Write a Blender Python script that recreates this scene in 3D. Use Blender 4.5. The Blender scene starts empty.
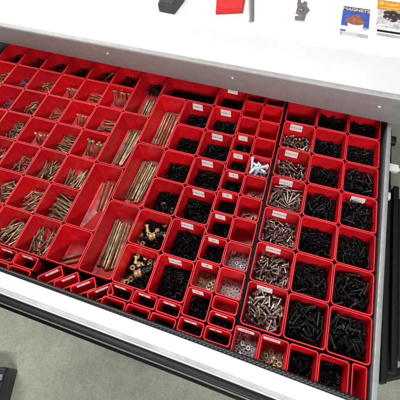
import bpy, math, random
import numpy as np
from mathutils import Vector, Matrix

random.seed(7)
S = 0.0254                      # everything below is laid out in inches
C = bpy.context.scene.collection
scene = bpy.context.scene
ORD = ['first', 'second', 'third', 'fourth', 'fifth', 'sixth', 'seventh', 'eighth', 'ninth', 'tenth', 'eleventh', 'twelfth']

# ------------------------------------------------------------------ materials
def mat(name, col, rough=0.5, metal=0.0, spec=0.5, var=0.0, var_scale=20.0, bump=0.0, bump_scale=200.0, rvar=0.0,
        coat=0.0, trans=0.0, alpha=1.0, rand=0.0):
    m = bpy.data.materials.new(name); m.use_nodes = True
    nt = m.node_tree; b = nt.nodes['Principled BSDF']
    b.inputs['Base Color'].default_value = (*col, 1); b.inputs['Roughness'].default_value = rough
    b.inputs['Metallic'].default_value = metal; b.inputs['Specular IOR Level'].default_value = spec
    b.inputs['Coat Weight'].default_value = coat; b.inputs['Transmission Weight'].default_value = trans
    b.inputs['Alpha'].default_value = alpha
    tc = nt.nodes.new('ShaderNodeTexCoord'); geo = nt.nodes.new('ShaderNodeNewGeometry')
    if var or rand:
        n = nt.nodes.new('ShaderNodeTexNoise'); n.inputs['Scale'].default_value = var_scale; n.inputs['Detail'].default_value = 6
        nt.links.new(geo.outputs['Position'], n.inputs['Vector'])
        r = nt.nodes.new('ShaderNodeMapRange'); r.inputs[1].default_value = .3; r.inputs[2].default_value = .7
        r.inputs[3].default_value = 1 - var; r.inputs[4].default_value = 1 + var
        nt.links.new(n.outputs['Fac'], r.inputs[0])
        mul = nt.nodes.new('ShaderNodeMath'); mul.operation = 'MULTIPLY'
        nt.links.new(r.outputs[0], mul.inputs[0]); mul.inputs[1].default_value = 1
        if rand:
            oi = nt.nodes.new('ShaderNodeObjectInfo'); rr = nt.nodes.new('ShaderNodeMapRange')
            rr.inputs[3].default_value = 1 - rand; rr.inputs[4].default_value = 1 + rand
            nt.links.new(oi.outputs['Random'], rr.inputs[0]); nt.links.new(rr.outputs[0], mul.inputs[1])
        mx = nt.nodes.new('ShaderNodeVectorMath'); mx.operation = 'SCALE'; mx.inputs[0].default_value = col
        nt.links.new(mul.outputs[0], mx.inputs['Scale']); nt.links.new(mx.outputs[0], b.inputs['Base Color'])
    if rvar:
        n = nt.nodes.new('ShaderNodeTexNoise'); n.inputs['Scale'].default_value = var_scale * 2.3; n.inputs['Detail'].default_value = 8
        nt.links.new(geo.outputs['Position'], n.inputs['Vector'])
        r = nt.nodes.new('ShaderNodeMapRange'); r.inputs[1].default_value = .3; r.inputs[2].default_value = .7
        r.inputs[3].default_value = rough - rvar; r.inputs[4].default_value = rough + rvar
        nt.links.new(n.outputs['Fac'], r.inputs[0]); nt.links.new(r.outputs[0], b.inputs['Roughness'])
    if bump:
        n = nt.nodes.new('ShaderNodeTexNoise'); n.inputs['Scale'].default_value = bump_scale; n.inputs['Detail'].default_value = 4
        nt.links.new(geo.outputs['Position'], n.inputs['Vector'])
        bp = nt.nodes.new('ShaderNodeBump'); bp.inputs['Strength'].default_value = bump; bp.inputs['Distance'].default_value = .002
        nt.links.new(n.outputs['Fac'], bp.inputs['Height']); nt.links.new(bp.outputs['Normal'], b.inputs['Normal'])
    return m

M = {
 'red': mat('red_plastic', (.57, .006, .0135), .37, spec=.42, var=.13, var_scale=55, bump=.16, bump_scale=190, rvar=.12, rand=.14),
 'paper': mat('label_paper', (.88, .85, .82), .7, var=.04, var_scale=300),
 'ink': mat('label_ink', (.03, .03, .035), .6),
 'black': mat('black_oxide_steel', (.0042, .0038, .0038), .42, spec=.3, var=.4, var_scale=150, rvar=.12),
 'silver': mat('zinc_plated_steel', (.40, .335, .30), .46, metal=1, var=.4, var_scale=120, rvar=.1),
 'gold': mat('yellow_zinc_steel', (.33, .275, .16), .38, metal=.6, var=.45, var_scale=90, rvar=.1),
 'brass': mat('bright_brass', (.66, .53, .24), .36, metal=.4, var=.1, var_scale=100),
 'blue_steel': mat('blued_steel', (.05, .06, .10), .35, metal=.7, var=.3, var_scale=100),
 'bright_nut': mat('bright_zinc_nut', (.62, .64, .67), .36, metal=.6, var=.2, var_scale=120),
 'clear': mat('translucent_nylon', (.75, .70, .68), .35, trans=.35),
 'anchor': mat('pale_blue_white_plastic', (.62, .72, .80), .3, metal=.3, var=.15, var_scale=100),
 'white_paint': mat('white_powder_coat', (.66, .69, .67), .34, var=.03, var_scale=25, bump=.05, bump_scale=500),
 'grey_paint': mat('satin_grey_steel', (.36, .352, .345), .45, metal=.1, var=.06, var_scale=40, bump=.05, bump_scale=700, rvar=.07),
 'top_paint': mat('worktop_grey_white', (.62, .625, .63), .4, var=.02, var_scale=14, rvar=.04),
 'foam': mat('white_foam_sheet', (.90, .90, .88), .75, bump=.25, bump_scale=220),
 'side_steel': mat('galvanised_side', (.27, .295, .295), .42, metal=.2, var=.12, var_scale=60, rvar=.1),
 'rubber': mat('black_rubber', (.010, .010, .011), .38, var=.2, var_scale=80, bump=.1),
 'dark_steel': mat('dark_painted_steel', (.004, .0045, .004), .6, spec=.25, var=.3, var_scale=30, rvar=.1),
 'inner': mat('drawer_inside_steel', (.06, .05, .05), .5, metal=.3, var=.2),
 'chrome': mat('bright_bolt_steel', (.75, .74, .72), .38, metal=.6, var=.1),
 'case': mat('case_plastic', (.022, .026, .036), .42, var=.3, var_scale=50, bump=.2),
 'case_grey': mat('case_latch_grey', (.38, .38, .40), .4, var=.2),
 'tool_black': mat('black_tool_rubber', (.045, .047, .055), .6, var=.2, var_scale=60, bump=.15),
 'red_cloth': mat('red_cloth', (.62, .02, .025), .75, var=.12, var_scale=150, bump=.5, bump_scale=350),
 'plate': mat('dull_plate_steel', (.34, .31, .31), .45, metal=.7, var=.2, var_scale=100),
 'bar_steel': mat('brushed_bar_steel', (.55, .56, .56), .35, metal=.8, var=.15, var_scale=100),
 'print_blue': mat('blue_print', (.05, .10, .42), .45, var=.25, var_scale=90),
 'print_yellow': mat('yellow_print', (.85, .62, .08), .5),
 'print_orange': mat('orange_print', (.80, .26, .05), .5, var=.35, var_scale=80),
 'print_brown': mat('brown_print', (.30, .12, .06), .5, var=.4, var_scale=150),
 'print_grey': mat('grey_print', (.42, .43, .45), .5, var=.2),
 'film': mat('clear_film', (.55, .55, .55), .12, trans=.0, var=.35, var_scale=70, bump=.6, bump_scale=60, coat=.6),
 'magnet': mat('dark_magnet_steel', (.16, .13, .13), .3, metal=.7, var=.4, var_scale=110),
 'card': mat('white_card', (.82, .83, .84), .45),
}
def dusty(m, dust, fac, scale):
    nt = m.node_tree; b = nt.nodes['Principled BSDF']; src = b.inputs['Base Color'].links[0].from_socket
    geo = nt.nodes.new('ShaderNodeNewGeometry'); n = nt.nodes.new('ShaderNodeTexNoise')
    n.inputs['Scale'].default_value = scale; n.inputs['Detail'].default_value = 10; n.inputs['Roughness'].default_value = .7
    nt.links.new(geo.outputs['Position'], n.inputs['Vector'])
    r = nt.nodes.new('ShaderNodeMapRange'); r.inputs[1].default_value = .50; r.inputs[2].default_value = .72; r.inputs[4].default_value = fac
    nt.links.new(n.outputs['Fac'], r.inputs[0])
    mx = nt.nodes.new('ShaderNodeMix'); mx.data_type = 'RGBA'; mx.inputs['B'].default_value = (*dust, 1)
    nt.links.new(r.outputs[0], mx.inputs['Factor']); nt.links.new(src, mx.inputs['A']); nt.links.new(mx.outputs['Result'], b.inputs['Base Color'])
bb = M['red'].node_tree.nodes['Principled BSDF']; bb.inputs['Coat Weight'].default_value = .06; bb.inputs['Coat Roughness'].default_value = .18
dusty(M['red'], (.34, .03, .025), .28, 34)
dusty(M['grey_paint'], (.46, .44, .42), .5, 60)
dusty(M['white_paint'], (.52, .52, .50), .45, 26)
dusty(M['gold'], (.13, .10, .06), .7, 60)
def concrete():
    m = bpy.data.materials.new('concrete'); m.use_nodes = True; nt = m.node_tree; b = nt.nodes['Principled BSDF']
    geo = nt.nodes.new('ShaderNodeNewGeometry')
    prev = None
    for sc, lo, hi in ((2.2, .88, 1.1), (9, .82, 1.12), (38, .88, 1.1), (330, .72, 1.26)):
        n = nt.nodes.new('ShaderNodeTexNoise'); n.inputs['Scale'].default_value = sc; n.inputs['Detail'].default_value = 8; n.inputs['Roughness'].default_value = .65
        nt.links.new(geo.outputs['Position'], n.inputs['Vector'])
        r = nt.nodes.new('ShaderNodeMapRange'); r.inputs[1].default_value = .3; r.inputs[2].default_value = .7; r.inputs[3].default_value = lo; r.inputs[4].default_value = hi
        nt.links.new(n.outputs['Fac'], r.inputs[0])
        if prev:
            k = nt.nodes.new('ShaderNodeMath'); k.operation = 'MULTIPLY'
            nt.links.new(prev, k.inputs[0]); nt.links.new(r.outputs[0], k.inputs[1]); prev = k.outputs[0]
        else: prev = r.outputs[0]
    v = nt.nodes.new('ShaderNodeVectorMath'); v.operation = 'SCALE'; v.inputs[0].default_value = (.55, .555, .46)
    nt.links.new(prev, v.inputs['Scale']); nt.links.new(v.outputs[0], b.inputs['Base Color'])
    b.inputs['Roughness'].default_value = .6
    bp = nt.nodes.new('ShaderNodeBump'); bp.inputs['Strength'].default_value = .25; bp.inputs['Distance'].default_value = .003
    nt.links.new(prev, bp.inputs['Height']); nt.links.new(bp.outputs[0], b.inputs['Normal'])
    return m
M['concrete'] = concrete()

# ------------------------------------------------------------------ mesh helpers (vertex lists in inches)
class MB:
    def __init__(s): s.v = []; s.f = []; s.mi = []
    def add(s, v, f, mi=0):
        b = len(s.v); s.v += [tuple(x) for x in v]; s.f += [tuple(i + b for i in q) for q in f]; s.mi += [mi] * len(f)
    def loops(s, rings, close=True, cap0=True, cap1=True, mi=0):
        n = len(rings[0]); v = [p for r in rings for p in r]; f = []
        for k in range(len(rings) - 1):
            for i in range(n if close else n - 1):
                j = (i + 1) % n
                f.append((k * n + i, k * n + j, (k + 1) * n + j, (k + 1) * n + i))
        if cap0: f.append(tuple(reversed(range(n))))
        if cap1: f.append(tuple((len(rings) - 1) * n + i for i in range(n)))
        s.add(v, f, mi)
    def box(s, x0, x1, y0, y1, z0, z1, bev=.03, segs=3, rad=None, mi=0):
        """box with rounded vertical corners and a rounded top and bottom edge"""
        rad = bev * 1.5 if rad is None else rad
        rings = []
        for k in range(segs + 1):
            a = math.pi / 2 * k / segs; rings.append((bev * (1 - math.sin(a)), z0 + bev * (1 - math.cos(a))))
        for k in range(segs + 1):
            a = math.pi / 2 * k / segs; rings.append((bev * (1 - math.cos(a)), z1 - bev * (1 - math.sin(a))))
        s.loops([rrect(x0 + i, x1 - i, y0 + i, y1 - i, max(rad - i, .004), z) for i, z in rings], mi=mi)
    def lathe(s, prof, n=10, hexa=None, mi=0):
        """profile [(x, r)] spun round the x axis; hexa = (i0, i1): these rings are hexagonal"""
        rings = []
        for k, (x, r) in enumerate(prof):
            rings.append([(x, r * math.cos(2 * math.pi * i / n), r * math.sin(2 * math.pi * i / n)) for i in range(n)])
        s.loops(rings, mi=mi)
    def prism(s, pts, z0, z1, bev=.02, mi=0):
        cx = sum(p[0] for p in pts) / len(pts); cy = sum(p[1] for p in pts) / len(pts)
        def ins(d): return [(p[0] + (cx - p[0]) * d / max(math.hypot(cx - p[0], cy - p[1]), .01), p[1] + (cy - p[1]) * d / max(math.hypot(cx - p[0], cy - p[1]), .01)) for p in pts]
        s.loops([[(x, y, z0) for x, y in pts], [(x, y, z1 - bev) for x, y in pts], [(x, y, z1) for x, y in ins(bev)]], mi=mi)
    def mesh(s, name, mats, smooth=40):
        me = bpy.data.meshes.new(name)
        me.from_pydata([(x * S, y * S, z * S) for x, y, z in s.v], [], s.f)
        for m in (mats if isinstance(mats, (list, tuple)) else [mats]): me.materials.append(m)
        if any(s.mi): me.polygons.foreach_set('material_index', s.mi)
        finish(me, smooth); return me
def finish(me, smooth=40):
    me.update()
    if smooth:
        me.polygons.foreach_set('use_smooth', [True] * len(me.polygons))
        try: me.set_sharp_from_angle(angle=math.radians(smooth))
        except Exception: pass
def rrect(x0, x1, y0, y1, r, z, n=4):
    r = min(r, (x1 - x0) / 2 - .002, (y1 - y0) / 2 - .002); out = []
    for cx, cy, a0 in ((x1 - r, y0 + r, -90), (x1 - r, y1 - r, 0), (x0 + r, y1 - r, 90), (x0 + r, y0 + r, 180)):
        for k in range(n + 1):
            a = math.radians(a0 + 90 * k / n); out.append((cx + r * math.cos(a), cy + r * math.sin(a), z))
    return out
def tag(o, label, cat, group=None, kind=None):
    o['label'] = label; o['category'] = cat
    if group: o['group'] = group
    if kind: o['kind'] = kind
    return o
def link(name, me, parent=None, loc=None, rot=None):
    o = bpy.data.objects.new(name, me); C.objects.link(o)
    if parent: o.parent = parent
    if loc: o.location = [a * S for a in loc]
    if rot: o.rotation_euler = rot
    return o
def empty(name, loc=(0, 0, 0), rz=0):
    o = bpy.data.objects.new(name, None); C.objects.link(o); o.empty_display_size = .02
    o.location = [a * S for a in loc]; o.rotation_euler.z = rz
    return o
_txt = {}
def text_mesh(s, size, m, extrude=.004, bold=0.0):
    key = (s, size, m.name)
    if key in _txt: return _txt[key]
    cu = bpy.data.curves.new('lettering', 'FONT'); cu.body = s; cu.size = size * S; cu.align_x = 'CENTER'; cu.align_y = 'CENTER'
    cu.extrude = extrude * S; cu.offset = bold * S; cu.resolution_u = 3
    o = bpy.data.objects.new('lettering_source', cu); C.objects.link(o)
    dg = bpy.context.evaluated_depsgraph_get()
    me = bpy.data.meshes.new_from_object(o.evaluated_get(dg)); me.name = 'lettering'
    me.materials.clear(); me.materials.append(m)
    bpy.data.objects.remove(o); bpy.data.curves.remove(cu)
    _txt[key] = me; return me

# ------------------------------------------------------------------ red bins
_binmesh = {}
def bin_mesh(w, d, h, r):
    key = (round(w, 2), round(d, 2), h, r)
    if key in _binmesh: return _binmesh[key]
    x, y = w / 2 - .012, d / 2 - .012
    tp = .13                                             # draft of the walls, rim to base
    prof = [(tp + .06, -h), (tp, -h + .06), (.045, -.16), (.035, -.13), (.004, -.12), (0, -.10), (0, -.035), (.012, -.008), (.035, 0), (.072, 0),
            (.09, -.008), (.10, -.03), (.104, -.12), (tp + .085, -h + .24), (tp + .12, -h + .13), (tp + .22, -h + .09)]
    m = MB(); m.loops([rrect(-x + i, x - i, -y + i, y - i, max(r - i * .45, .05), z) for i, z in prof])
    _binmesh[key] = m.mesh('red_bin', M['red'], 50); return _binmesh[key]

LABEL_TEXTS = ['10-24 x 1/2', '1/4 x 3/4', '8-32 x 5/8', '6-32 x 1/2', '5/16 x 1', '10-32 x 1', '3/8 x 1', '1/4 x 1']
_lbl = {}
def label_mesh(w, h):
    k = (w, h)
    if k not in _lbl:
        m = MB(); m.box(-w / 2, w / 2, -h / 2, h / 2, 0, .014, bev=.004, segs=1, rad=.03); _lbl[k] = m.mesh('label', M['paper'])
    return _lbl[k]
BINS = []
rnd = random.Random(3)
def make_bin(u0, u1, v0, v1, label, group, text=None, h=3.5, r=.26, lw=1.2, lh=.92, rz=None, z=0.0, lx=None, cat='bin', lean=5):
    w, d = u1 - u0, v1 - v0
    a = rnd.uniform(-.006, .006) if rz is None else rz
    root = link('red_bin', bin_mesh(w, d, h, r), loc=((u0 + u1) / 2 + rnd.uniform(-.008, .008), (v0 + v1) / 2 + rnd.uniform(-.01, .01), z + rnd.uniform(-.03, .01)))
    root.rotation_euler.z = a
    tag(root, label, cat, group)
    if text:
        lw = min(lw, w - .7); lh = min(lh, h * .27, (v1 - v0) * .5)
        sl = math.atan2(.10, h - .4) + math.radians(lean)
        px = (-.18 * w * .5 if lx is None else lx) + rnd.uniform(-.08, .08)
        lab = link('label', label_mesh(round(lw, 2), round(lh, 2)), root, (px, d / 2 - .012 - .104 - .03 - math.sin(sl) * lh / 2, -.13 - math.cos(sl) * lh / 2),
                   (math.pi / 2 - sl, rnd.uniform(-.05, .05), 0))
        link('lettering', text_mesh(text, .25 if lw > 1 else .19, M['ink'], bold=.003), lab, (0, 0, .017))
    b = dict(o=root, u0=u0, u1=u1, v0=v0, v1=v1, h=h, zf=z - h + .09); BINS.append(b); return b

# ------------------------------------------------------------------ small hardware: mesh templates, stacking, placing
T = {}
def template(key, L, r, hr, hh, kind, m, n=8, thread=True, sock=True):
    b = MB(); p = []
    if kind == 'pan': p = [(0, hr * .35), (hh * .12, hr * .72), (hh * .4, hr * .95), (hh, hr), (hh, r)]
    elif kind == 'cap': p = [(.02, hr * .55), (0, hr * .62), (0, hr * .9), (.02, hr), (hh, hr), (hh, r)]
    elif kind == 'flat': p = [(0, hr * .6), (0, hr), (hh * .15, hr), (hh, r)]
    elif kind == 'hex': p = [(0, hr * .6), (0, hr * .9), (.02, hr), (hh, hr), (hh, r)]
    if sock and kind in ('cap', 'pan'): p = [(hh * .5, hr * .33), (p[0][0] + .004, hr * .38)] + p
    x = hh + (.02 if not thread else .0)
    if thread:
        pitch = max(.062, r * .62); sm = L * thread if thread is not True and thread < 1 else 0
        if sm: p.append((hh + sm, r)); x = hh + sm
        while x < L - pitch * 1.2:
            p += [(x + pitch * .3, r * .91), (x + pitch * .75, r * 1.0)]; x += pitch
    p += [(L - r * .5, r * .96), (L, r * .45)]
    b.lathe(p, n)
    T[key] = dict(me=b.mesh(key, m, 35), L=L, r=r, hr=hr, m=m)
template('black_small', .42, .058, .115, .09, 'cap', M['black'], n=6)
template('black_med', .56, .06, .115, .1, 'cap', M['black'], n=7)
template('black_long', .9, .066, .125, .11, 'cap', M['black'], n=7, thread=.3)
template('black_big', .92, .086, .155, .13, 'hex', M['black'], n=7)
template('silver_short', .58, .075, .145, .10, 'pan', M['silver'])
template('silver_mid', .66, .07, .145, .10, 'pan', M['silver'])
template('silver_pin', 1.1, .062, .105, .09, 'flat', M['silver'])
template('silver_fat', .84, .083, .132, .10, 'pan', M['silver'])
template('gold_short', .75, .07, .14, .08, 'pan', M['gold'])
template('gold_mid', 1.35, .07, .145, .08, 'pan', M['gold'], thread=.4)
template('gold_two', 2.0, .074, .15, .08, 'pan', M['gold'], thread=.5)
template('gold_long', 4.0, .092, .19, .1, 'pan', M['gold'], thread=.55)
template('gold_rod', 2.7, .092, .18, .1, 'pan', M['gold'], thread=.5)
template('gold_thick', 3.0, .12, .21, .11, 'pan', M['gold'], thread=.5)
template('anchor', 1.35, .125, .18, .1, 'flat', M['anchor'])
def ring_template(key, ro, ri, t, m, n=12, hexa=False):
    b = MB(); sides = 6 if hexa else n
    def ring(rr, z, k): return [(rr * math.cos(2 * math.pi * i / k), rr * math.sin(2 * math.pi * i / k), z) for i in range(k)]
    k = sides if not hexa else 6
    b.loops([ring(ri, 0, k), ring(ro, 0, k), ring(ro, t * .85, k), ring(ro * .93, t, k), ring(ri * 1.08, t, k), ring(ri, t * .9, k), ring(ri, 0, k)], cap0=False, cap1=False)
    T[key] = dict(me=b.mesh(key, m, 35), L=2 * ro, r=t, hr=ro, m=m, ring=True)
ring_template('washer_clear', .21, .10, .07, M['clear'])
ring_template('washer_gold', .19, .10, .06, M['gold'])
ring_template('nut', .17, .085, .14, M['bright_nut'], hexa=True)
ring_template('nut_brass', .23, .12, .17, M['brass'], hexa=True)
ring_template('washer_blue', .18, .08, .05, M['blue_steel'])

GRID = .055
class Pile:
    def __init__(s, b, rng, margin=.2):
        i = .17
        s.x0, s.x1, s.y0, s.y1 = b['u0'] + i, b['u1'] - i, b['v0'] + i, b['v1'] - i
        s.zf = b['zf']; s.rng = rng
        s.nx = max(2, int((s.x1 - s.x0) / GRID) + 1); s.ny = max(2, int((s.y1 - s.y0) / GRID) + 1)
        s.H = np.full((s.nx, s.ny), s.zf)
    def h(s, x, y):
        i = np.clip(((x - s.x0) / GRID).astype(int), 0, s.nx - 1); j = np.clip(((y - s.y0) / GRID).astype(int), 0, s.ny - 1)
        return s.H[i, j]
    def put(s, t, yaw_mean=None, jit=math.pi, region=None, tries=5, x=None, y=None):
        rng = s.rng; L, r, hr = t['L'], t['r'], t['hr']; best = None
        rx0, rx1, ry0, ry1 = region or (0, 1, 0, 1)
        for k in range(tries * 6):
            yaw = rng.uniform(-math.pi, math.pi) if yaw_mean is None else yaw_mean + rng.gauss(0, jit)
            dx, dy = math.cos(yaw) * L / 2, math.sin(yaw) * L / 2
            ax, ay = abs(dx) + hr * .6, abs(dy) + hr * .6
            lx, hx, ly, hy = s.x0 + ax - .1, s.x1 - ax + .1, s.y0 + ay - .1, s.y1 - ay + .1
            if lx > hx or ly > hy:
                if k < tries * 5: continue
                lx = hx = (lx + hx) / 2; ly = hy = (ly + hy) / 2
            cx = lx + (hx - lx) * rng.uniform(rx0, rx1) if x is None else min(max(x, lx), hx); cy = ly + (hy - ly) * rng.uniform(ry0, ry1) if y is None else min(max(y, ly), hy)
            tt = np.linspace(0, 1, 9)
            X = cx - dx + 2 * dx * tt; Y = cy - dy + 2 * dy * tt
            nx_, ny_ = -math.sin(yaw) * r, math.cos(yaw) * r
            hh = np.maximum(np.maximum(s.h(X, Y), s.h(X + nx_, Y + ny_)), s.h(X - nx_, Y - ny_))
            hh = hh + r; hh[0] += max(0, hr - r) * .9; hh[1] += 0
            a = int(np.argmax(hh[:5])); b = 5 + int(np.argmax(hh[5:]))
            sl = (hh[b] - hh[a]) / (tt[b] - tt[a]); sl = max(-.9 * L, min(.9 * L, sl))
            z0 = hh[a] - sl * tt[a]; z = z0 + sl * tt; z += max(0, float((hh - z).max()))
            mid = float(z.mean())
            if best is None or mid < best[0]: best = (mid, X, Y, z, yaw, nx_, ny_)
            if k >= tries - 1 and best: break
        if not best: return None
        mid, X, Y, z, yaw, nx_, ny_ = best
        T2 = np.linspace(0, 1, max(6, int(L / GRID) + 2)); Xs = np.interp(T2, np.linspace(0, 1, 9), X); Ys = np.interp(T2, np.linspace(0, 1, 9), Y); Zs = np.interp(T2, np.linspace(0, 1, 9), z)
        for q in (-.8, 0, .8):
            rr = r * math.sqrt(1 - q * q * .8)
            i = np.clip(((Xs + nx_ * q - s.x0) / GRID).astype(int), 0, s.nx - 1); j = np.clip(((Ys + ny_ * q - s.y0) / GRID).astype(int), 0, s.ny - 1)
            np.maximum.at(s.H, (i, j), Zs + rr)
        d = Vector((X[-1] - X[0], Y[-1] - Y[0], z[-1] - z[0])).normalized()
        return frame(Vector((X[0], Y[0], z[0])), d, rng.uniform(0, 6.28))
    def put_ring(s, t, tries=4, region=None):
        rng = s.rng; best = None; ro = t['hr']; rx0, rx1, ry0, ry1 = region or (0, 1, 0, 1)
        for k in range(tries):
            cx = s.x0 + (s.x1 - s.x0) * rng.uniform(rx0, rx1); cy = s.y0 + (s.y1 - s.y0) * rng.uniform(ry0, ry1)
            cx = min(max(cx, s.x0 + ro - .08), s.x1 - ro + .08); cy = min(max(cy, s.y0 + ro - .08), s.y1 - ro + .08)
            A = np.linspace(0, 2 * math.pi, 8, endpoint=False); X = cx + ro * .8 * np.cos(A); Y = cy + ro * .8 * np.sin(A); hh = s.h(X, Y)
            if best is None or hh.max() < best[0]: best = (float(hh.max()), cx, cy, X, Y, hh, A)
        mz, cx, cy, X, Y, hh, A = best
        g = np.array([(hh * np.cos(A)).mean() * 2 / (ro * .8), (hh * np.sin(A)).mean() * 2 / (ro * .8)]); g = np.clip(g, -.9, .9)
        zc = float(hh.mean()) + .5 * max(0, float((hh - (hh.mean() + g[0] * (X - cx) + g[1] * (Y - cy))).max()))
        n = Vector((-g[0] + rng.gauss(0, .12), -g[1] + rng.gauss(0, .12), 1)).normalized()
        q = Vector((0, 0, 1)).rotation_difference(n).to_matrix().to_4x4()
        rr = np.linspace(0, ro, 4)
        for k in rr:
            i = np.clip(((cx + k * np.cos(A) - s.x0) / GRID).astype(int), 0, s.nx - 1); j = np.clip(((cy + k * np.sin(A) - s.y0) / GRID).astype(int), 0, s.ny - 1)
            np.maximum.at(s.H, (i, j), zc + t['r'] * .9)
        return Matrix.Translation((cx, cy, zc)) @ q @ Matrix.Rotation(rng.uniform(0, 6.28), 4, 'Z')
def frame(p, d, roll):
    up = Vector((0, 0, 1)) if abs(d.z) < .95 else Vector((0, 1, 0))
    y = up.cross(d).normalized(); zz = d.cross(y)
    m = Matrix(((d.x, y.x, zz.x, p.x), (d.y, y.y, zz.y, p.y), (d.z, y.z, zz.z, p.z), (0, 0, 0, 1)))
    return m @ Matrix.Rotation(roll, 4, 'X')
ITEMS = []          # (kind name, template key, matrix, bin index, order, who)
def stock(b, kind, key, n, label, group, yaw=None, jit=.25, region=None, seed=0, fill=None, pile=None, cat='screw'):
    rng = random.Random(seed * 977 + int(b['u0'] * 31) + int(b['v0'] * 7)); p = pile or Pile(b, rng)
    keys = key if isinstance(key, (list, tuple)) else [key]
    for k in range(n):
        t = keys[k % len(keys)]
        m = p.put_ring(T[t], region=region) if T[t].get('ring') else p.put(T[t], yaw, jit, region)
        if m is not None: ITEMS.append([kind, t, m, label, group, cat, k / n, b])
    return p
def stand(b, kind, key, n, label, group, seed=0, cx=.5, cy=.45, lean=.5, cat='bolt'):
    """bolts leaning against the rear wall, heads up"""
    rng = random.Random(seed + 5); t = T[key]; L = t['L']
    w = b['u1'] - b['u0'] - .8
    for k in range(n):
        x = b['u0'] + .4 + w * min(max(cx + (k - n / 2 + .5) * (.23 / w) + rng.gauss(0, .02), .08), .92)
        tilt = lean + rng.gauss(0, .09); side = rng.gauss(.05, .10)
        d = Vector((-math.sin(side), -math.sin(tilt), -math.cos(tilt))).normalized()      # head to tip, tip towards the front
        tip = Vector((x, b['v0'] + .35 + (b['v1'] - b['v0'] - .7) * cy + rng.uniform(-.08, .08), b['zf'] + .03))
        ITEMS.append([kind, key, frame(tip - d * L, d, rng.uniform(0, 6)), label, group, cat, .5, b])

# ------------------------------------------------------------------ lay the bins out
G = .41
# --- right block: three columns of three inch bins
rows = [2, 5, 8, 11, 14, 17, 20]
R1T = ['1/4 x 1', '10-24 x 3/4', '1/4 PHILLIPS', '10-32 x 1/2', '8-32 x 1/2', '8-32 x 3/8', None]
R1K = [('silver_fat', 215), ('silver_mid', 250), ('silver_mid', 250), ('silver_pin', 200), ('silver_short', 220), ('silver_short', 220), ('black_med', 70)]
for i, v in enumerate(rows):
    last = i == 6
    b = make_bin(-9.12, -6, v, v + 3, f'{"red bin in shadow under the bench edge, rearmost" if last else "white labelled red bin of silver screws, " + ORD[i] + " from the front"} in the silver screw column',
                 'red bins in the silver screw column', R1T[i])
    k, n = R1K[i]
    if last: stock(b, 'black_screw', k, n, '', '', seed=i)
    else:
        stock(b, 'silver_screw', k, n, f'loose silver screw heaped in the {ORD[i]} bin from the front of the silver screw column', f'silver screws in the {ORD[i]} silver bin', seed=i)
for col, (ua, ub, where, grp) in enumerate(((-6, -3, 'in the column just right of the silver screws', 'black screw bins beside the silver column'),
                                           (-3, 0, "in the column along the drawer's right wall", "black screw bins along the right wall"))):
    for i, v in enumerate(rows):
        tx = '3/8 x 1' if (col == 1 and i == 3) else None
        what = 'labelled bin of black screws' if tx else 'bin of black screws'
        b = make_bin(ua, ub, v, v + 3, f'{what}, {ORD[i] + " from front" if i < 6 else "rearmost"} {where}', grp, tx, lx=.0)
        key = (['black_big', 'black_long', 'black_med', 'black_long', 'black_med', 'black_med', 'black_med'], ['black_big', 'black_big', 'black_long', 'black_big', 'black_big', 'black_med', 'black_med'])[1 - col if False else col][i]
        n = {'black_big': 175, 'black_long': 220, 'black_med': 400}[key]
        stock(b, 'black_screw', key, n, f'black bolt in the {ORD[i]} bin from the front {where.replace("in the column ", "") if col else "right of silver screws"}', f'black bolts, {ORD[i]} bin {"along the wall" if col else "beside the silver"}', seed=i + 20 * col, cat='bolt')
# front row of the right block
fr = [(-9.32, -7.42, 'shallow labelled front bin of shiny steel nuts, beside the three tiny bins', '1/4-20'), (-7.42, -5.41, 'labelled front bin of small gold washers, right of the shiny nuts', '1/4 x 1/2'),
      (-5.41, -3.38, 'unlabelled front bin of black screws, right of the gold washers', None), (-3.38, -1.33, 'unlabelled front bin of black screws, left of the narrow empty bin', None)]
FRB = [make_bin(a, c, -.12, 1.9, l, 'front row bins at the right', t, h=2.4 if t else 3.0, r=.2, lh=.5, lean=6) for a, c, l, t in fr]
FRB.append(make_bin(-1.2, -.18, -.08, 1.93, 'narrow empty red bin in the front right corner of the drawer', 'front row bins at the right', h=3.2, r=.16))
stock(FRB[0], 'steel_nut', 'nut', 120, 'shiny steel nut in the labelled bin nearest the white drawer front', 'steel nuts in the front bin', seed=3, cat='nut')
stock(FRB[1], 'gold_washer', 'washer_gold', 120, 'small gold washer in the front bin right of the steel nuts', 'gold washers in the front bin', seed=4, region=(.1, 1, 0, .7), cat='washer')
stock(FRB[2], 'black_screw', 'black_small', 170, '', '', seed=5); stock(FRB[3], 'black_screw', 'black_small', 170, '', '', seed=6)

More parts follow.
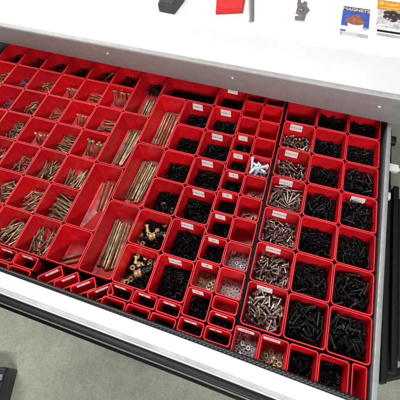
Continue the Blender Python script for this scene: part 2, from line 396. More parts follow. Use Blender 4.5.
# --- two narrow columns of two inch bins
mv = [1.35 + 2.01 * k for k in range(12)]
ML = ['8-32', '#8', '#10', '6-32', '1/8', '#6', '#4', '1/16', '1/8', '#2']
for k in range(11):
    v0, v1 = mv[k], mv[k + 1]
    full = k < 8
    what = 'small labelled bin of gold washers' if k == 1 else 'small labelled bin of black screws' if full else 'empty small red bin'
    b = make_bin(-13.41, -11.42, v0, v1, f'{what}, {ORD[k]} from the front in the left narrow column', 'bins in the left narrow column', ML[k] if full else None, h=2.5 if k == 1 else 3.4, r=.18, lw=.9, lh=.7)
    if k == 1: stock(b, 'gold_washer', 'washer_gold', 70, 'small gold washer in the second bin from the front of the left narrow column', 'gold washers in the narrow column', seed=k, cat='washer')
    elif full: stock(b, 'black_screw', 'black_small', 190, '', '', seed=k)
for k in range(1, 11):
    what = {1: 'small bin of pale clear washers', 2: 'small bin of shiny steel nuts', 4: 'small bin with few loose screws', 5: 'small bin with some loose screws', 6: 'small bin of pale blue wall anchors'}.get(k, 'empty small red bin')
    b = make_bin(-11.42, -9.38, mv[k], mv[k + 1], f'{what}, {ORD[k]} from the front beside the dark gap', 'bins in the right narrow column', r=.18, h=2.5 if k in (1, 2, 4, 5) else 3.3)
    if k == 1: stock(b, 'clear_washer', 'washer_clear', 75, 'pale clear washer in the small bin behind the tiny front bins', 'clear washers', seed=k, cat='washer')
    if k == 2: stock(b, 'steel_nut', 'nut', 110, 'shiny steel nut in the small bin behind the clear washers', 'steel nuts in the narrow column', seed=k, cat='nut')
    if k in (4, 5): stock(b, 'silver_screw', 'silver_short', 5 if k == 4 else 8, f'loose silver screw in the nearly empty {ORD[k]} bin beside the dark gap', f'loose screws in the {ORD[k]} narrow bin', seed=k, region=(0, 1, .3, .8))
    if k == 6: stock(b, 'wall_anchor', 'anchor', 30, 'pale blue plastic wall anchor in the small bin beside the dark gap', 'pale blue wall anchors', seed=k, cat='anchor')
# tiny one inch bins at the front of the narrow columns
for v0, v1, l, t in ((2.33, 3.33, 'empty tiny red bin, rearmost of three stacked beside the shiny nuts', None), (1.33, 2.31, 'tiny labelled bin of black screws, middle of three beside the shiny nuts', '#6'), (.33, 1.31, 'tiny labelled bin of black screws, front of three beside the shiny nuts', '#8')):
    b = make_bin(-11.38, -9.40, v0, v1, l, 'tiny front bins', t, h=2.2, r=.2, lw=.9, lh=.30, lean=3)
    if t: stock(b, 'black_screw', 'black_small', 34, '', '', seed=int(v0 * 10))
tiny = [(-13.4, -11.45, .33, 1.31, 'tiny labelled front bin of black screws below the left narrow column', '#10'),
        (-15.32, -13.43, 1.03, 2.0, 'tiny labelled bin of black screws, rear row, first left of the narrow columns', '#4'), (-17.3, -15.36, 1.03, 2.0, 'tiny labelled bin of black screws, rear row, second left of the narrow columns', '#5'),
        (-19.35, -17.34, 1.03, 2.0, 'tiny labelled bin of black screws, rear row, beside the slanted bins', '#6'),
        (-15.5, -13.5, .06, 1.0, 'tiny front bin of black screws against the black strip, first left of the narrow columns', None), (-17.5, -15.54, .06, 1.0, 'tiny front bin of black screws against the black strip, second left of the narrow columns', None),
        (-19.5, -17.55, .04, .99, 'tiny front bin of black screws against the black strip, beside the slanted bins', None),
        (-27.77, -25.78, .93, 1.95, 'tiny labelled bin of black screws, rear row, left of the slanted bins', '#8'), (-29.75, -27.79, .93, 1.95, 'tiny labelled bin of gold screws in the rear row at the far left', '#8'),
        (-27.85, -25.82, .02, .91, 'tiny front bin of black screws against the black strip, left of the slanted bins', None), (-29.85, -27.88, .02, .91, 'tiny front bin of black screws against the black strip at the far left', None)]
for u0, u1, v0, v1, l, t in tiny:
    b = make_bin(u0, u1, v0, v1, l, 'tiny front bins', t, h=2.2, r=.16, lw=.95, lh=.42, z=-.02, lean=3)
    if 'gold' in l: stock(b, 'gold_bolt', 'gold_short', 14, 'short gold screw in the tiny labelled bin at the far left', 'gold screws in the tiny bin', seed=9, cat='bolt')
    else: stock(b, 'black_screw', 'black_small', 34, '', '', seed=int(-u0 * 10))
yaw = math.radians(40)
for k in range(4):
    cx = -24.55 + 1.47 * k + .33; cy = 1.0
    l = ['slanted tiny labelled bin, leftmost of the four set at an angle', 'slanted tiny labelled bin, second from left of the four set at an angle', 'slanted tiny labelled bin, third from left of the four set at an angle', 'slanted tiny labelled bin with black screws, rightmost of the four'][k]
    b = make_bin(cx - .99, cx + .99, cy - .465, cy + .465, l, 'slanted tiny bins', ['#2', '#3', '#4', '#5'][k] + ' x 1/2', h=2.0, r=.12, lw=1.0, lh=.30, lean=3, rz=yaw + .05 * rnd.uniform(-1, 1), z=-.05, lx=.05)
    b2 = dict(b); b2['u0'], b2['u1'], b2['v0'], b2['v1'] = cx - .62, cx + .62, cy - .6, cy + .6
    if k == 3: stock(b2, 'black_screw', 'black_small', 26, '', '', seed=k)

# --- two columns of black screws next to the long bins
for col, (ua, ub) in enumerate(((-16.41, -13.41), (-19.41, -16.41))):
    for i, v in enumerate(rows):
        if col == 1 and i == 6: continue
        lab = col == 0 and i < 7 or col == 1 and i == 5
        where = 'in the column left of the narrow bins' if col == 0 else 'in the column right of the long bins'
        what = 'labelled bin of black screws' if lab else 'plain bin of black screws'
        if col == 1 and i in (0, 1): what = 'bin with gold banded anchor'
        if col == 1 and i == 2: what = 'bin with two clear plugs'
        b = make_bin(ua, ub, v, v + 3, f'{what}, {ORD[i] + " from front" if i < 6 else "rearmost"} {where}', 'black screw bins ' + where[3:],
                     ['6-32 x 3/8', '6-32 x 1/2', '8-32 x 3/8', '8-32 x 1/2', '8-32 x 3/4', '10-24 x 1', '1/4 x 1'][i] if lab else None, lw=1.1)
        if col == 1 and i in (0, 1):
            p = stock(b, 'black_screw', 'black_med', 330, '', '', seed=i + 3)
            stock(b, 'brass_nut', 'nut_brass', 14, f'bright brass nut around the black and gold anchor in the {"front" if i == 0 else "second"} bin', f'brass nuts in the {ORD[i]} anchor bin', seed=i, pile=p, cat='nut')
            b['anchor'] = i
        else:
            stock(b, 'black_screw', 'black_small' if i % 2 or col == 0 else 'black_med', 420 if i % 2 or col == 0 else 260, '', '', seed=i + 40 + 20 * col)
            if col == 1 and i == 2: b['caps'] = 1
b = make_bin(-22.41, -16.42, 20, 23, 'wide dark red bin under the bench edge behind the long bins', 'rear bins', h=3.1)
stock(b, 'black_screw', 'black_med', 260, '', '', seed=77)

# --- long bins of gold bolts
H2 = math.pi / 2
def spread_bolts(b, key, n, label, group, xs, y0, lean, seed, flip=False):
    rng = random.Random(seed); t = T[key]; L = t['L']
    for k in range(n):
        f = k / max(1, n - 1)
        x_t = xs[0] + (xs[1] - xs[0]) * f; x_b = xs[2] + (xs[3] - xs[2]) * f
        yt = y0 + rng.uniform(-.15, .15)
        a = Vector((x_t, yt, 0)); d = Vector((x_b - x_t + rng.gauss(0, .06), -1.0 * L, 0)); d.normalize()
        z = b['zf'] + .21 + (.20 if k % 3 == 1 else 0.0) + rng.uniform(0, .02)
        p0 = Vector((a.x, a.y, z)); dd = Vector((d.x, d.y, -.022 - (.05 if k % 3 == 1 else 0))).normalized()
        if flip: p0 = p0 + dd * L; dd = -dd; p0.z = max(p0.z, b['zf'] + .21)
        ITEMS.append(['gold_bolt', key, frame(p0, dd, rng.uniform(0, 6)), label, group, 'bolt', 1, b])
long_where = ['nearest', 'middle', 'rearmost']
for k, v in enumerate((2, 8, 14)):
    b = make_bin(-22.41, -19.41, v, v + 6, f'long red bin of parallel gold bolts, {long_where[k]} of three beside the black screws', 'long bins of gold bolts', h=2.75)
    xs = [(-22.0, -20.5, -21.75, -20.3), (-21.95, -20.3, -22.0, -20.75), (-21.9, -20.15, -21.85, -20.2)][k]
    spread_bolts(b, 'gold_long', [8, 8, 7][k], f'long gold bolt in the {long_where[k]} of the three long bins beside the black screws', f'long gold bolts in the {long_where[k]} long bin', xs, v + [5.1, 5.2, 5.4][k], 0, 10 + k, flip=(k == 0))
for k, (v0, v1) in enumerate(((5, 11), (11, 17), (17, 23))):
    l = ['long red bin, mostly empty, with four gold bolts at its rear', 'long red bin of eight gold bolts between the square grid and other long bins', 'long red bin of gold bolts reaching under the bench edge'][k]
    b = make_bin(-25.41, -22.41, v0, v1, l, 'long bins of gold bolts', h=2.75)
    if k == 0: spread_bolts(b, 'gold_rod', 4, 'gold bolt lying at the rear of the mostly empty long bin', 'four gold bolts in the empty long bin', (-24.75, -23.4, -24.2, -23.35), 10.2, 0, 21)
    if k == 1: spread_bolts(b, 'gold_long', 8, 'long gold bolt in the long bin beside the square grid', 'gold bolts in the long bin by the grid', (-24.75, -23.3, -24.85, -23.9), 16.2, 0, 22)
    if k == 2: spread_bolts(b, 'gold_rod', 7, 'gold bolt in the long bin under the bench edge', 'gold bolts under the bench edge', (-24.6, -23.3, -24.6, -23.3), 20.6, 0, 23); stock(b, 'black_screw', 'black_med', 60, '', '', seed=5, region=(0, 1, .75, 1))
b = make_bin(-25.41, -22.41, 2, 5, 'red bin with two gold bolts lying diagonally, in front of the empty long bin', 'long bins of gold bolts', h=2.75)
for k, (p0, p1) in enumerate((((-25.12, 2.75, 0), (-22.6, 4.3, 0)), ((-25.0, 2.42, 0), (-22.5, 3.65, 0)))):
    a, c = Vector(p0), Vector(p1); a.z = b['zf'] + .22; c.z = b['zf'] + .16
    ITEMS.append(['gold_bolt', 'gold_thick', frame(a, (c - a).normalized(), 1), 'gold bolt lying diagonally in the nearly empty bin before the long bins', 'two diagonal gold bolts', 'bolt', 1, b])

# --- the square grid of gold bolts at the left
def gw(i): return f'{ORD[i]} grid column left of long bins'
MODE = {(0, 17): ('stand', 'gold_two', 6, .55, .55), (0, 14): ('lie', 'gold_two', 5, 0.05, .12, (.3, 1, .2, .8)), (0, 11): ('stand', 'gold_two', 8, .55, .4), (0, 8): ('lie', 'gold_two', 14, H2 - .15, .16, None), (0, 5): ('lie', 'gold_two', 15, -.12, .22, (.2, 1, 0, 1)), (0, 2): ('lie', 'gold_mid', 18, H2, .5, None),
        (1, 17): ('lie', 'gold_mid', 6, .08, .12, (.4, 1, .1, .7)), (1, 14): ('stand', 'gold_mid', 6, .6, .4), (1, 11): ('lie', 'gold_two', 10, -.15, .2, (.4, 1, .1, .8)), (1, 8): ('lie', 'gold_two', 14, H2, .3, None), (1, 5): ('lie', 'gold_mid', 12, .9, .3, None), (1, 2): ('lie', 'gold_two', 16, 1.2, .3, None),
        (2, 17): ('stand', 'gold_mid', 5, .6, .4), (2, 14): ('lie', 'gold_mid', 7, .1, .5, (.3, 1, 0, .7)), (2, 11): ('stand', 'gold_mid', 7, .6, .35), (2, 8): ('lie', 'gold_mid', 10, H2, .6, None), (2, 5): ('lie', 'gold_mid', 14, .5, .6, None),
        (3, 17): ('lie', 'gold_short', 9, None, 1, (.4, 1, 0, .6)), (3, 14): ('lie', 'gold_short', 11, None, 1, (.2, 1, 0, .7)), (3, 11): ('lie', 'gold_short', 16, None, 1, (.2, 1, 0, .8)), (3, 8): ('lie', 'gold_mid', 10, H2, .4, None),
        (4, 11): ('lie', 'gold_short', 12, None, 1, None), (5, 17): ('lie', 'gold_short', 14, None, 1, None), (5, 14): ('lie', 'gold_short', 10, None, 1, None)}
for i in range(6):
    for j, v in enumerate(rows):
        u1 = -25.41 - 3 * i
        md = MODE.get((i, v))
        what = 'red bin of gold bolts' if md else 'empty red bin' if (i >= 2 and v < 2 + 3 * i) and v < 14 else 'dark red bin' if v == 20 else 'red bin of dark washers'
        b = make_bin(u1 - 3, u1, v, v + 3, f'{what}, {ORD[j] + chr(32) + "from front" if j < 6 else "rearmost"} in {gw(i)}', 'square bins in the left grid', h=2.15, r=.14)
        lab = f'gold bolt in the {ORD[j]} bin from front of {gw(i)}'; grp = f'gold bolts, {ORD[j]} bin of the {ORD[i]} grid column'
        if md and md[0] == 'stand': stand(b, 'gold_bolt', md[1], md[2] + 2, lab, grp, seed=i * 31 + j, cx=md[3], cy=md[4], lean=.42)
        elif md: stock(b, 'gold_bolt', md[1], int(md[2] * (1.7 if i < 2 else 2.0) * (1.6 if md[1] == 'gold_short' else 1)), lab, grp, yaw=md[3], jit=md[4], seed=i * 31 + j, cat='bolt')
        elif (i >= 2 and v < 2 + 3 * i) and v < 14: pass
        elif v == 20:
            stock(b, 'black_screw', 'black_med', 50, '', '', seed=i)
            if i == 1: ITEMS.append(['gold_bolt', 'gold_two', frame(Vector((-29.1, 21.9, -.5)), Vector((-1.1, -.55, -1.0)).normalized(), 0), 'single gold bolt leaning with its head up in the dark rear bin', None, 'bolt', .5, b])
        else: stock(b, 'blue_washer', 'washer_blue', 60, f'dark washer in the {ORD[j]} bin from front of {gw(i)}', f'blue-black washers, {ORD[j]} grid bin', seed=i, cat='washer')

# --- black and gold anchors, clear caps
def cyl(prof, n=20): m = MB(); m.lathe(prof, n); return m
for b in BINS:
    cx, cy = (b['u0'] + b['u1']) / 2, (b['v0'] + b['v1']) / 2
    if 'anchor' in b:
        i = b['anchor']; a = [.62, .50][i]
        root = empty('sleeve_anchor', (cx - .15, cy - .1 + .1 * i, b['zf'] + 1.45), a); root.rotation_euler = (0, -.12, a)
        tag(root, ['black sleeve anchor with a gold band, in the bin behind the tiny front bins', 'black sleeve anchor with a gold band, in the second bin, its tip raised'][i], 'anchor', 'black and gold sleeve anchors')
        link('body', cyl([(-1.2, .08), (-1.19, .2), (-1.0, .23), (-.97, .3), (-.82, .3), (-.79, .25), (-.66, .25), (-.63, .31), (-.5, .31), (-.47, .27), (.4, .27), (.43, .33), (.62, .33), (.65, .26), (.78, .26), (.81, .31), (.95, .31), (.98, .22), (1.15, .2), (1.3, .1), (1.31, .04)]).mesh('body', M['rubber']), root)
        link('band', cyl([(-.30, .26), (-.31, .35), (-.28, .37), (-.1, .36), (-.08, .345), (.02, .345), (.04, .36), (.24, .37), (.27, .35), (.26, .26)]).mesh('band', M['brass']), root)
        link('stud', cyl([(-1.35, .05), (-1.36, .09), (-1.14, .1), (-1.1, .09)]).mesh('stud', M['gold']), root)
        for k, (dx, dy, rz) in enumerate(((-.75, .45, 2.0), (.55, .62, -.4)) if i else ((-.7, .75, 1.8), (-.1, .8, 1.4))):
            o = link('brass_fitting', cyl([(0, .08), (.02, .17), (.12, .19), (.2, .12), (.5, .11), (.54, .2), (.62, .2), (.64, .1)], 14).mesh('brass_fitting', M['brass']), None, (cx + dx, cy + dy - .2, b['zf'] + 1.5), (.3, -.5, rz))
            tag(o, f'bright brass fitting {["lying behind", "standing beside"][k]} the black anchor in the {["front", "second"][i]} anchor bin', 'fitting', 'brass fittings')
    if 'caps' in b:
        for k, (dx, dy) in enumerate(((-.55, .1), (.35, -.25))):
            o = link('clear_plug', cyl([(0, .1), (0, .3), (.05, .34), (.3, .3), (.34, .22)], 14).mesh('clear_plug', M['clear']), None, (cx + dx, cy + dy, b['zf'] + .62), (.2, -.9, k * 1.3))
            tag(o, ['clear plastic plug lying on the black screws, the left of two', 'clear plastic plug lying on the black screws, the right of two'][k], 'plug', 'clear plastic plugs')

# --- turn the piles into objects: 300 of a kind as individuals, the rest of the kind as one
CAM = Vector((-7.5163171, -2.71024833, 33.53428345))
groups = {}
for it in ITEMS: groups.setdefault(it[0], []).append(it)
STUFF = {'black_screw': ('black_screws', 'countless small black screws filling the red bins', 'screws'), 'gold_bolt': ('gold_bolts', 'small gold bolts in the far bins of the square grid', 'bolts'),
         'silver_screw': ('silver_screws', 'silver screws lying underneath in the silver screw bins', 'screws'), 'steel_nut': ('steel_nuts', 'steel nuts lying underneath in their bins', 'nuts')}
for kind, its in groups.items():
    ok = [x for x in its if x[3]]
    if kind == 'black_screw':
        near = [x for x in ok if x[7]['v0'] <= 8 and x[7]['u0'] >= -6]
        near.sort(key=lambda x: -(x[6] * 10 - x[7]['v0'] * .6)); keep = near[:295]
    elif kind == 'gold_bolt':
        ok.sort(key=lambda x: (x[2].translation - CAM).length - .2 * T[x[1]]['L']); keep = ok[:296]
    elif kind == 'silver_screw':
        ok.sort(key=lambda x: -(x[6] * 10 - x[7]['v0'] * .12 + (9 if x[7]['u0'] < -9.1 else 0))); keep = ok[:296]
    else: keep = ok[:290]
    ids = set(id(x) for x in keep)
    for x in keep:
        o = link(kind, T[x[1]]['me']); m = x[2].copy(); m.translation = m.translation * S; o.matrix_world = m
        tag(o, x[3], x[5], x[4])
    rest = [x for x in its if id(x) not in ids]
    if not rest: continue
    V, F, off = [], [], 0
    for x in rest:
        me = T[x[1]]['me']
        if 'np' not in T[x[1]]:
            co = np.empty(len(me.vertices) * 3); me.vertices.foreach_get('co', co); T[x[1]]['np'] = (co.reshape(-1, 3), [tuple(p.vertices) for p in me.polygons])
        co, polys = T[x[1]]['np']; m = x[2].copy(); m.translation = m.translation * S; A = np.array(m)
        V.append(co @ A[:3, :3].T + A[:3, 3]); F += [tuple(i + off for i in p) for p in polys]; off += len(co)
    nm, lb, ct = STUFF.get(kind, (kind + 's', kind.replace('_', ' ') + 's lying underneath in their bins', 'pieces'))
    me = bpy.data.meshes.new(nm); me.from_pydata(np.concatenate(V).tolist(), [], F); me.materials.append(T[rest[0][1]]['m']); finish(me, 35)
    tag(link(nm, me), lb, ct, None, 'stuff')

# ------------------------------------------------------------------ the drawer
def fv(u): return -.02 * (u + 12) if u > -12 else -.012 * (u + 12)     # the front runs a touch askew of the bins
UL, UR = -48.0, .62
def sweep(prof, u0, u1, n=24, closed=True):
    """profile [(v, z)] swept along the drawer front"""
    m = MB(); rings = []
    for k in range(n + 1):
        u = u0 + (u1 - u0) * k / n; rings.append([(u, v + fv(u), z) for v, z in prof])
    m.loops(rings); return m
drawer = empty('metal_drawer', (0, 0, 0))
tag(drawer, 'long open white fronted metal drawer holding all the red bins', 'drawer')
def rprof(v0, v1, z0, z1, r, n=4):
    out = []
    for cv, cz, a0 in ((v1 - r, z0 + r, -90), (v1 - r, z1 - r, 0), (v0 + r, z1 - r, 90), (v0 + r, z0 + r, 180)):
        for k in range(n + 1):
            a = math.radians(a0 + 90 * k / n); out.append((cv + r * math.cos(a), cz + r * math.sin(a)))
    return out
link('front_panel', sweep(rprof(-1.0, .0, -4.0, .22, .07), UL, UR).mesh('front_panel', M['white_paint'], 30), drawer)
link('front_groove', sweep(rprof(-1.23, -.995, -3.5, .16, .03), UL, UR).mesh('front_groove', M['print_grey'], 30), drawer)
link('front_lip', sweep(rprof(-1.335, -1.228, -3.5, .20, .05), UL, UR).mesh('front_lip', M['white_paint'], 30), drawer)
link('pull_handle', sweep(rprof(-1.83, -1.33, -.9, -.35, .12), UL, UR).mesh('pull_handle', M['rubber'], 30), drawer)
link('lower_flange', sweep(rprof(-2.06, -1.5, -4.2, -3.2, .05), UL, UR).mesh('lower_flange', M['dark_steel'], 30), drawer)
link('flange_edge_highlight', sweep(rprof(-1.87, -1.80, -2.6, -.5, .025), UL, UR).mesh('flange_edge_highlight', M['side_steel'], 30), drawer)  # grey strip added to stand in for the lower flange's edge highlight
m = MB(); m.box(UL, UR - .02, -.9, 24, -3.85, -3.6, bev=.03); link('base', m.mesh('base', M['inner']), drawer)
# side wall, leaning slightly outwards towards the back, with a rolled top
m = MB(); rings = []
for k in range(13):
    v = .02 + 24 * k / 12; du = .022 * v
    rings.append([(.02 + du + x, v + .02 if k else v + fv(0), z) for x, z in [(p[0], p[1]) for p in rprof(0, .42, -3.5, .34, .09)]])
m.loops(rings); link('side_panel', m.mesh('side_panel', M['side_steel'], 40), drawer)
m = MB(); m.box(UL, 0.4, 23.7, 24, -3.55, .3, bev=.03); link('back_panel', m.mesh('back_panel', M['inner']), drawer)
# ribbed rubber strip between the bins and the front
m = MB(); rings = []; n = 520
for k in range(n + 1):
    u = -31 + 31.1 * k / n; rr = .135 + .018 * math.sin(k * math.pi * 2 / 5.0)
    rings.append([(u + .03 * math.cos(a), .18 + fv(u) + rr * 1.25 * math.cos(a), .09 + rr * .7 * math.sin(a)) for a in [2 * math.pi * q / 10 for q in range(10)]])
m.loops(rings); strip = link('rubber_strip', m.mesh('rubber_strip', M['rubber'], 60), drawer)
# slide hardware on the right side
m = MB(); m.box(.95, 1.35, 1.5, 22.5, -2.6, -1.3, bev=.05); link('slide_rail', m.mesh('slide_rail', M['dark_steel']), drawer)
m = MB(); m.box(1.1, 1.7, 20.7, 21.5, -1.55, -.95, bev=.06); link('slide_stop', m.mesh('slide_stop', M['rubber']), drawer)
m = MB(); m.box(1.05, 1.95, 17.75, 18.45, -1.5, -1.0, bev=.05); m.box(1.15, 2.3, 17.95, 18.2, -1.35, -1.1, bev=.04); link('slide_bracket', m.mesh('slide_bracket', M['white_paint']), drawer)
m = MB(); m.box(1.0, 1.25, 14.8, 15.4, -1.3, -.85, bev=.04); link('slide_clip', m.mesh('slide_clip', M['white_paint']), drawer)

# black rack standing under the drawer on the right
rack = empty('steel_rack', (4, 10, -30)); tag(rack, 'black steel rack with two rails standing beside the drawer', 'rack')
def rk(name, *a, **k):
    m = MB(); m.box(*a, **k); m.v = [(x - 4, y - 10, z + 30) for x, y, z in m.v]; return link(name, m.mesh(name, M['dark_steel']), rack)
rk('rail', 1.55, 2.62, 3.05, 19, -7.2, -6, bev=.08)
rk('rail', 2.82, 3.35, 2.95, 19, -7.2, -6, bev=.08)
rk('shelf', .8, 9, 4.6, 17.5, -9.6, -9.1, bev=.06)
rk('side_panel', 3.5, 9, 4.3, 18, -9.05, -6.6, bev=.08)
for y in (5.2, 16.9): rk('leg', 2.2, 3.0, y, y + .8, -30, -9.62, bev=.05); rk('leg', 8, 8.8, y, y + .8, -30, -9.62, bev=.05)

# ------------------------------------------------------------------ the workbench above
bench = empty('workbench', (-20, 22, 1)); tag(bench, 'white workbench top with a grey bolted steel edge above the drawer', 'workbench')
def bput(name, m, mt, sm=40):
    m.v = [(x + 20, y - 22, z - 1) for x, y, z in m.v]; return link(name, m.mesh(name, mt, sm), bench)
WL, WR = -60.0, 6.0
def ztop(u): return 4.1 + .26 * max(0, (u + 42) / 42) ** 2
def zbot(u): return 1.22 - .62 * (u + 42) / 42
m = MB(); rings = []
for k in range(31):
    u = WL + (WR - WL) * k / 30; t = ztop(u); r = .22; pr = [(21.92, zbot(u)), (21.8, zbot(u)), (21.78, zbot(u) + .04)]
    for q in range(7):
        a = math.radians(180 - 90 * q / 6); pr.append((21.78 + r + r * math.cos(a), t - r + r * math.sin(a)))
    pr += [(22.6, t), (22.6, t - .12), (22.1, t - .14), (21.94, t - .3)]
    rings.append([(u, v, z) for v, z in pr])
m.loops(rings); bput('steel_edge', m, M['grey_paint'], 30)
m = MB(); rings = []
for k in range(31):
    u = WL + (WR - WL) * k / 30; t = ztop(u); rings.append([(u, 22.32, t - .3), (u, 22.32, t + .012), (u, 22.36, t + .03), (u, 60, t + .03), (u, 60, t - .3)])
m.loops(rings); bput('worktop', m, M['top_paint'], 30)
for u, z in ((-28.74, 2.93), (-14.88, 2.8), (-.86, 2.7)):
    m = MB(); m.lathe([(-.02, .12), (.02, .23), (.05, .24), (.1, .2), (.14, .12), (.15, .04)], 14)
    m.v = [(y + u, 21.78 - x, zz + z) for x, y, zz in m.v]; bput('bolt_head', m, M['chrome'])
m = MB(); m.box(WL, .45, 23.9, 24.3, -6, 3.6, bev=.03); bput('rear_panel', m, M['inner'])

# white foam sheet with a torn front edge lying on the worktop
rng = random.Random(5); m = MB(); pts = []
n = 260
front = []
for k in range(n + 1):
    u = WL + .5 + (WR + 1.5 - WL) * k / n
    front.append((u, 26.62 + .006 * (u + 30) + .10 * math.sin(u * .9) * .6 + .07 * math.sin(u * 4.1 + 1) + rng.uniform(-.07, .07)))
rings = [[(u, v, ztop(u) + .031) for u, v in front], [(u, v + .03, ztop(u) + .05) for u, v in front], [(u, v + .16, ztop(u) + .09) for u, v in front], [(u, v + 1.2, ztop(u) + .125) for u, v in front], [(u, 59, ztop(u) + .12) for u, v in front], [(u, 59, ztop(u) + .035) for u, v in front]]
m.loops(rings, close=False, cap0=False, cap1=False)
tag(link('foam_sheet', m.mesh('foam_sheet', M['foam'], 60)), 'white sheet with a ragged front edge covering the bench top', 'sheet')

# ---- things on the bench
def zt(u): return ztop(u) + .125
def thing_mesh(name, m, mt, label, cat, sm=40): return tag(link(name, m.mesh(name, mt, sm)), label, cat)
# black block with a ribbed side
root = empty('rubber_block', (-24, 30.95, zt(-24))); tag(root, 'black rubber block lying on the bench, left of the red pouch', 'block')
m = MB(); m.prism([(-1.0, -2.9), (.85, -3.0), (1.15, -.9), (1.2, 3.2), (-1.5, 3.2), (-1.3, -1)], 0, 1.15, bev=.12); link('body', m.mesh('body', M['tool_black']), root)
m = MB(); m.prism([(-.8, -2.7), (.65, -2.78), (.9, -.9), (.95, 3), (-1.2, 3), (-1.05, -1)], 1.15, 1.24, bev=.06); link('cover', m.mesh('cover', M['tool_black']), root)
# red cloth pouch
root = empty('red_pouch', (-17.3, 31.4, zt(-17.3))); tag(root, 'red cloth pouch end beside a thin steel bar on the bench', 'pouch')
m = MB(); m.prism([(-1.35, -2.45), (-.1, -2.1), (1.5, -1.6), (1.15, 1.0), (.5, 4), (-2.6, 4), (-2.1, .6)], 0, .5, bev=.14); link('body', m.mesh('body', M['red_cloth']), root)
m = MB(); m.prism([(-1.25, -2.2), (-.1, -1.88), (1.36, -1.42), (1.28, -1.15), (-.15, -1.62), (-1.36, -1.95)], .49, .55, bev=.03); link('hem', m.mesh('hem', M['red_cloth']), root)
# steel bar with a rounded, drilled end
root = empty('steel_bar', (-15.2, 31.25, zt(-15.2)), math.radians(13)); tag(root, 'thin grey steel bar with a rounded end lying right of the red pouch', 'bar')
m = MB(); pts = [(-.33, 4), (-.33, -2.5)] + [(.33 * math.cos(a), -2.5 + .33 * math.sin(a)) for a in [math.pi + math.pi * q / 8 for q in range(1, 8)]] + [(.33, -2.5), (.33, 4)]
m.loops([[(x, y, 0) for x, y in pts], [(x, y, .12) for x, y in pts], [(x * .88, y * .995, .15) for x, y in pts]]); link('blade', m.mesh('blade', M['bar_steel']), root)
m = MB(); m.loops([[(r * math.cos(a), -2.4 + r * math.sin(a), z) for a in [2 * math.pi * q / 14 for q in range(14)]] for r, z in ((.14, .145), (.14, .156), (.12, .16))]); link('rivet', m.mesh('rivet', M['plate']), root)
# small notched bracket
root = empty('steel_bracket', (-9.7, 31.5, zt(-9.7)), 0); tag(root, 'small dark notched steel bracket lying alone on the bench', 'bracket')
m = MB(); pts = [(-.62, 1.75), (-.60, .9), (-.52, .85), (-.5, -.6), (-.18, -.7), (-.16, -1.0), (-.5, -1.1), (-.42, -1.65), (.55, -1.55), (.62, -.35), (.72, -.2), (.86, .3), (.5, .75), (.42, 1.5), (.05, 1.55), (.02, 1.25), (-.25, 1.25), (-.3, 1.75)]
pts = pts[::-1]
m.loops([[(x, y, 0) for x, y in pts], [(x, y, .16) for x, y in pts]]); link('plate', m.mesh('plate', M['plate']), root)
m = MB(); m.box(-.3, .2, -.2, .5, .155, .32, bev=.05); link('boss', m.mesh('boss', M['plate']), root)
# magnet packet
root = empty('magnet_packet', (-4.0, 30.95, zt(-4))); tag(root, 'blue and white card packet lettered MAGNETS lying on the bench', 'packet')
def flat(name, pts, z0, z1, mt, par):
    m = MB(); m.loops([[(x, y, z0) for x, y in pts], [(x, y, z1) for x, y in pts]]); return link(name, m.mesh(name, mt), par)
def rc(x0, x1, y0, y1): return [(x0, y0), (x1, y0), (x1, y1), (x0, y1)]
def ell(cx, cy, rx, ry, n=20, a0=0, a1=2 * math.pi): return [(cx + rx * math.cos(a0 + (a1 - a0) * k / n), cy + ry * math.sin(a0 + (a1 - a0) * k / n)) for k in range(n + (0 if abs(a1 - a0 - 2 * math.pi) < .01 else 1))]
flat('card', rc(-1.45, 1.45, -2.4, 2.3), 0, .10, M['card'], root)
flat('blue_print', rc(-1.38, 1.4, -.85, 2.24), .098, .112, M['print_blue'], root)
flat('grey_print', rc(-1.38, 1.38, -2.3, -1.75), .098, .112, M['print_grey'], root)
link('lettering', text_mesh('MAGNETS', .62, M['print_yellow'], .006, .012), root, (0, 1.82, .122))
b0 = flat('bowl_print', ell(.05, -.35, .8, 1.25, 20, math.pi, 2 * math.pi), .110, .124, M['card'], root)
flat('pile_print', ell(0, .05, .98, .62), .110, .130, M['print_brown'], root); flat('pile_print', ell(.05, .55, .5, .55), .126, .138, M['print_brown'], root)
for k in range(4): flat('grey_print', rc(-1.2, .3 + .25 * (k % 2), -1.88 - .13 * k, -1.84 - .13 * k), .112, .118, M['card'], root)
flat('blue_print', rc(-1.38, -.85, -1.7, -1.45), .098, .112, M['print_blue'], root); flat('blue_print', ell(1.05, -.95, .22, .2), .110, .124, M['print_grey'], root)
# second packet
root = empty('hardware_packet', (-.3, 32.2, zt(-.3))); tag(root, 'clear packet of dark metal pieces under an orange header card', 'packet')
flat('card', rc(-1.65, 1.75, -3.0, 3.6), 0, .08, M['card'], root)
flat('header_print', rc(-1.6, 1.7, 1.3, 2.85), .078, .10, M['print_orange'], root)
for x0, x1, y0, y1 in ((-1.4, -.9, 2.1, 2.6), (-.8, -.5, 2.2, 2.55), (-.42, .1, 2.1, 2.5), (.2, .55, 2.15, 2.6), (.62, 1.5, 2.2, 2.5), (-1.3, .9, 1.55, 1.75)):
    flat('header_print', [(x0, y0), (x1, y0 + .04), (x1 - .06, y1), (x0 + .05, y1 - .05)], .098, .112, M['print_yellow'], root)
m = MB()
prof = [(0, .078), (.12, .30), (.35, .42), (.8, .46)]
m.loops([rrect(-1.6 + i, 1.7 - i, -1.75 + i, 1.25 - i, .25, z) for i, z in prof]); link('bubble', m.mesh('bubble', M['film']), root)
rr = random.Random(8)
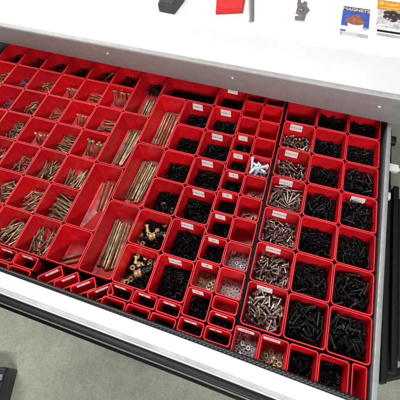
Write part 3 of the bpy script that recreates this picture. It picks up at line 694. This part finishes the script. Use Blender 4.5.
for k in range(5):
    m = MB(); m.lathe([(0, .1), (.0, .32 + rr.random() * .15), (.06, .42 + rr.random() * .12), (.16, .4), (.2, .2)], 12)
    link('metal_piece', m.mesh('metal_piece', M['magnet']), root, (rr.uniform(-.7, .9), rr.uniform(-.6, .7), .42), (rr.uniform(-.4, .4), -1.4, rr.uniform(0, 6)))
flat('strip_print', rc(-1.5, 1.65, -2.25, -1.95), .078, .095, M['rubber'], root); flat('grey_print', rc(-1.5, 1.65, -2.85, -2.45), .078, .095, M['print_grey'], root)

# ------------------------------------------------------------------ floor and the case on it
m = MB(); m.add([(-250, -160, -30), (160, -160, -30), (160, 260, -30), (-250, 260, -30)], [(0, 1, 2, 3)])
fl = link('floor', m.mesh('floor', M['concrete'], 0)); fl['kind'] = 'structure'; fl['label'] = 'bare grey green concrete floor'
root = empty('tool_case', (-39.5, -10.5, -30), math.radians(17)); tag(root, 'dark ribbed plastic case with a grey latch standing on the concrete floor', 'case')
m = MB(); m.box(-4, 3.45, -6, 2.87, 0, 3.2, bev=.2); link('body', m.mesh('body', M['case']), root)
m = MB()
for k in range(11): m.box(-3.7 + k * .645, -3.4 + k * .645, -5.6, .9, 3.15, 3.34, bev=.06)
link('lid_ribs', m.mesh('lid_ribs', M['case']), root)
m = MB(); m.box(1.7, 3.25, 1.5, 2.15, 3.18, 3.55, bev=.1); link('latch', m.mesh('latch', M['case_grey']), root)

# ------------------------------------------------------------------ light: the workshop's ceiling tubes
def area(name, loc, target, sx, sy, power, col=(1, 1, 1)):
    l = bpy.data.lights.new(name, 'AREA'); l.shape = 'RECTANGLE'; l.size = sx * S; l.size_y = sy * S; l.energy = power; l.color = col
    o = bpy.data.objects.new(name, l); C.objects.link(o); o.location = [a * S for a in loc]
    d = Vector(target) - Vector(loc); o.rotation_euler = d.to_track_quat('-Z', 'Y').to_euler(); return o
area('ceiling_tube_light', (-26, 32, 92), (-20, 14, 0), 70, 12, 34, (1, .98, .95))
area('ceiling_tube_light', (-92, 52, 72), (-30, 14, 0), 70, 20, 40, (1, .98, .95))
area('ceiling_tube_light', (14, -46, 56), (-6, 12, 0), 44, 12, 35, (1, .985, .96))
w = bpy.data.worlds.new('World'); scene.world = w; w.use_nodes = True
bg = w.node_tree.nodes['Background']; bg.inputs[0].default_value = (.92, .96, 1, 1); bg.inputs[1].default_value = .05

# ------------------------------------------------------------------ camera (an off-centre crop of the frame, hence the shift)
cam = bpy.data.cameras.new('camera'); co = bpy.data.objects.new('camera', cam); C.objects.link(co)
Rm = ((0.95809284, 0.28189981, -0.05089811), (0.18397821, -0.74173737, -0.64496332), (-0.21956807, 0.6085706, -0.76251668))
X, Y, Z = Vector(Rm[0]), -Vector(Rm[1]), -Vector(Rm[2])
co.matrix_world = Matrix(((X.x, Y.x, Z.x, CAM.x * S), (X.y, Y.y, Z.y, CAM.y * S), (X.z, Y.z, Z.z, CAM.z * S), (0, 0, 0, 1)))
cam.sensor_width = 36; cam.lens = 36.0; cam.shift_x = (200 - 218.11197354) / 400; cam.shift_y = (75.30926013 - 200) / 400
cam.clip_start = .01; cam.clip_end = 100
scene.camera = co
vs = scene.view_settings; vs.view_transform = 'Standard'; vs.look = 'None'; vs.exposure = .2; vs.gamma = 1
scene.render.resolution_x = scene.render.resolution_y = 1024
scene.cycles.use_denoising = True
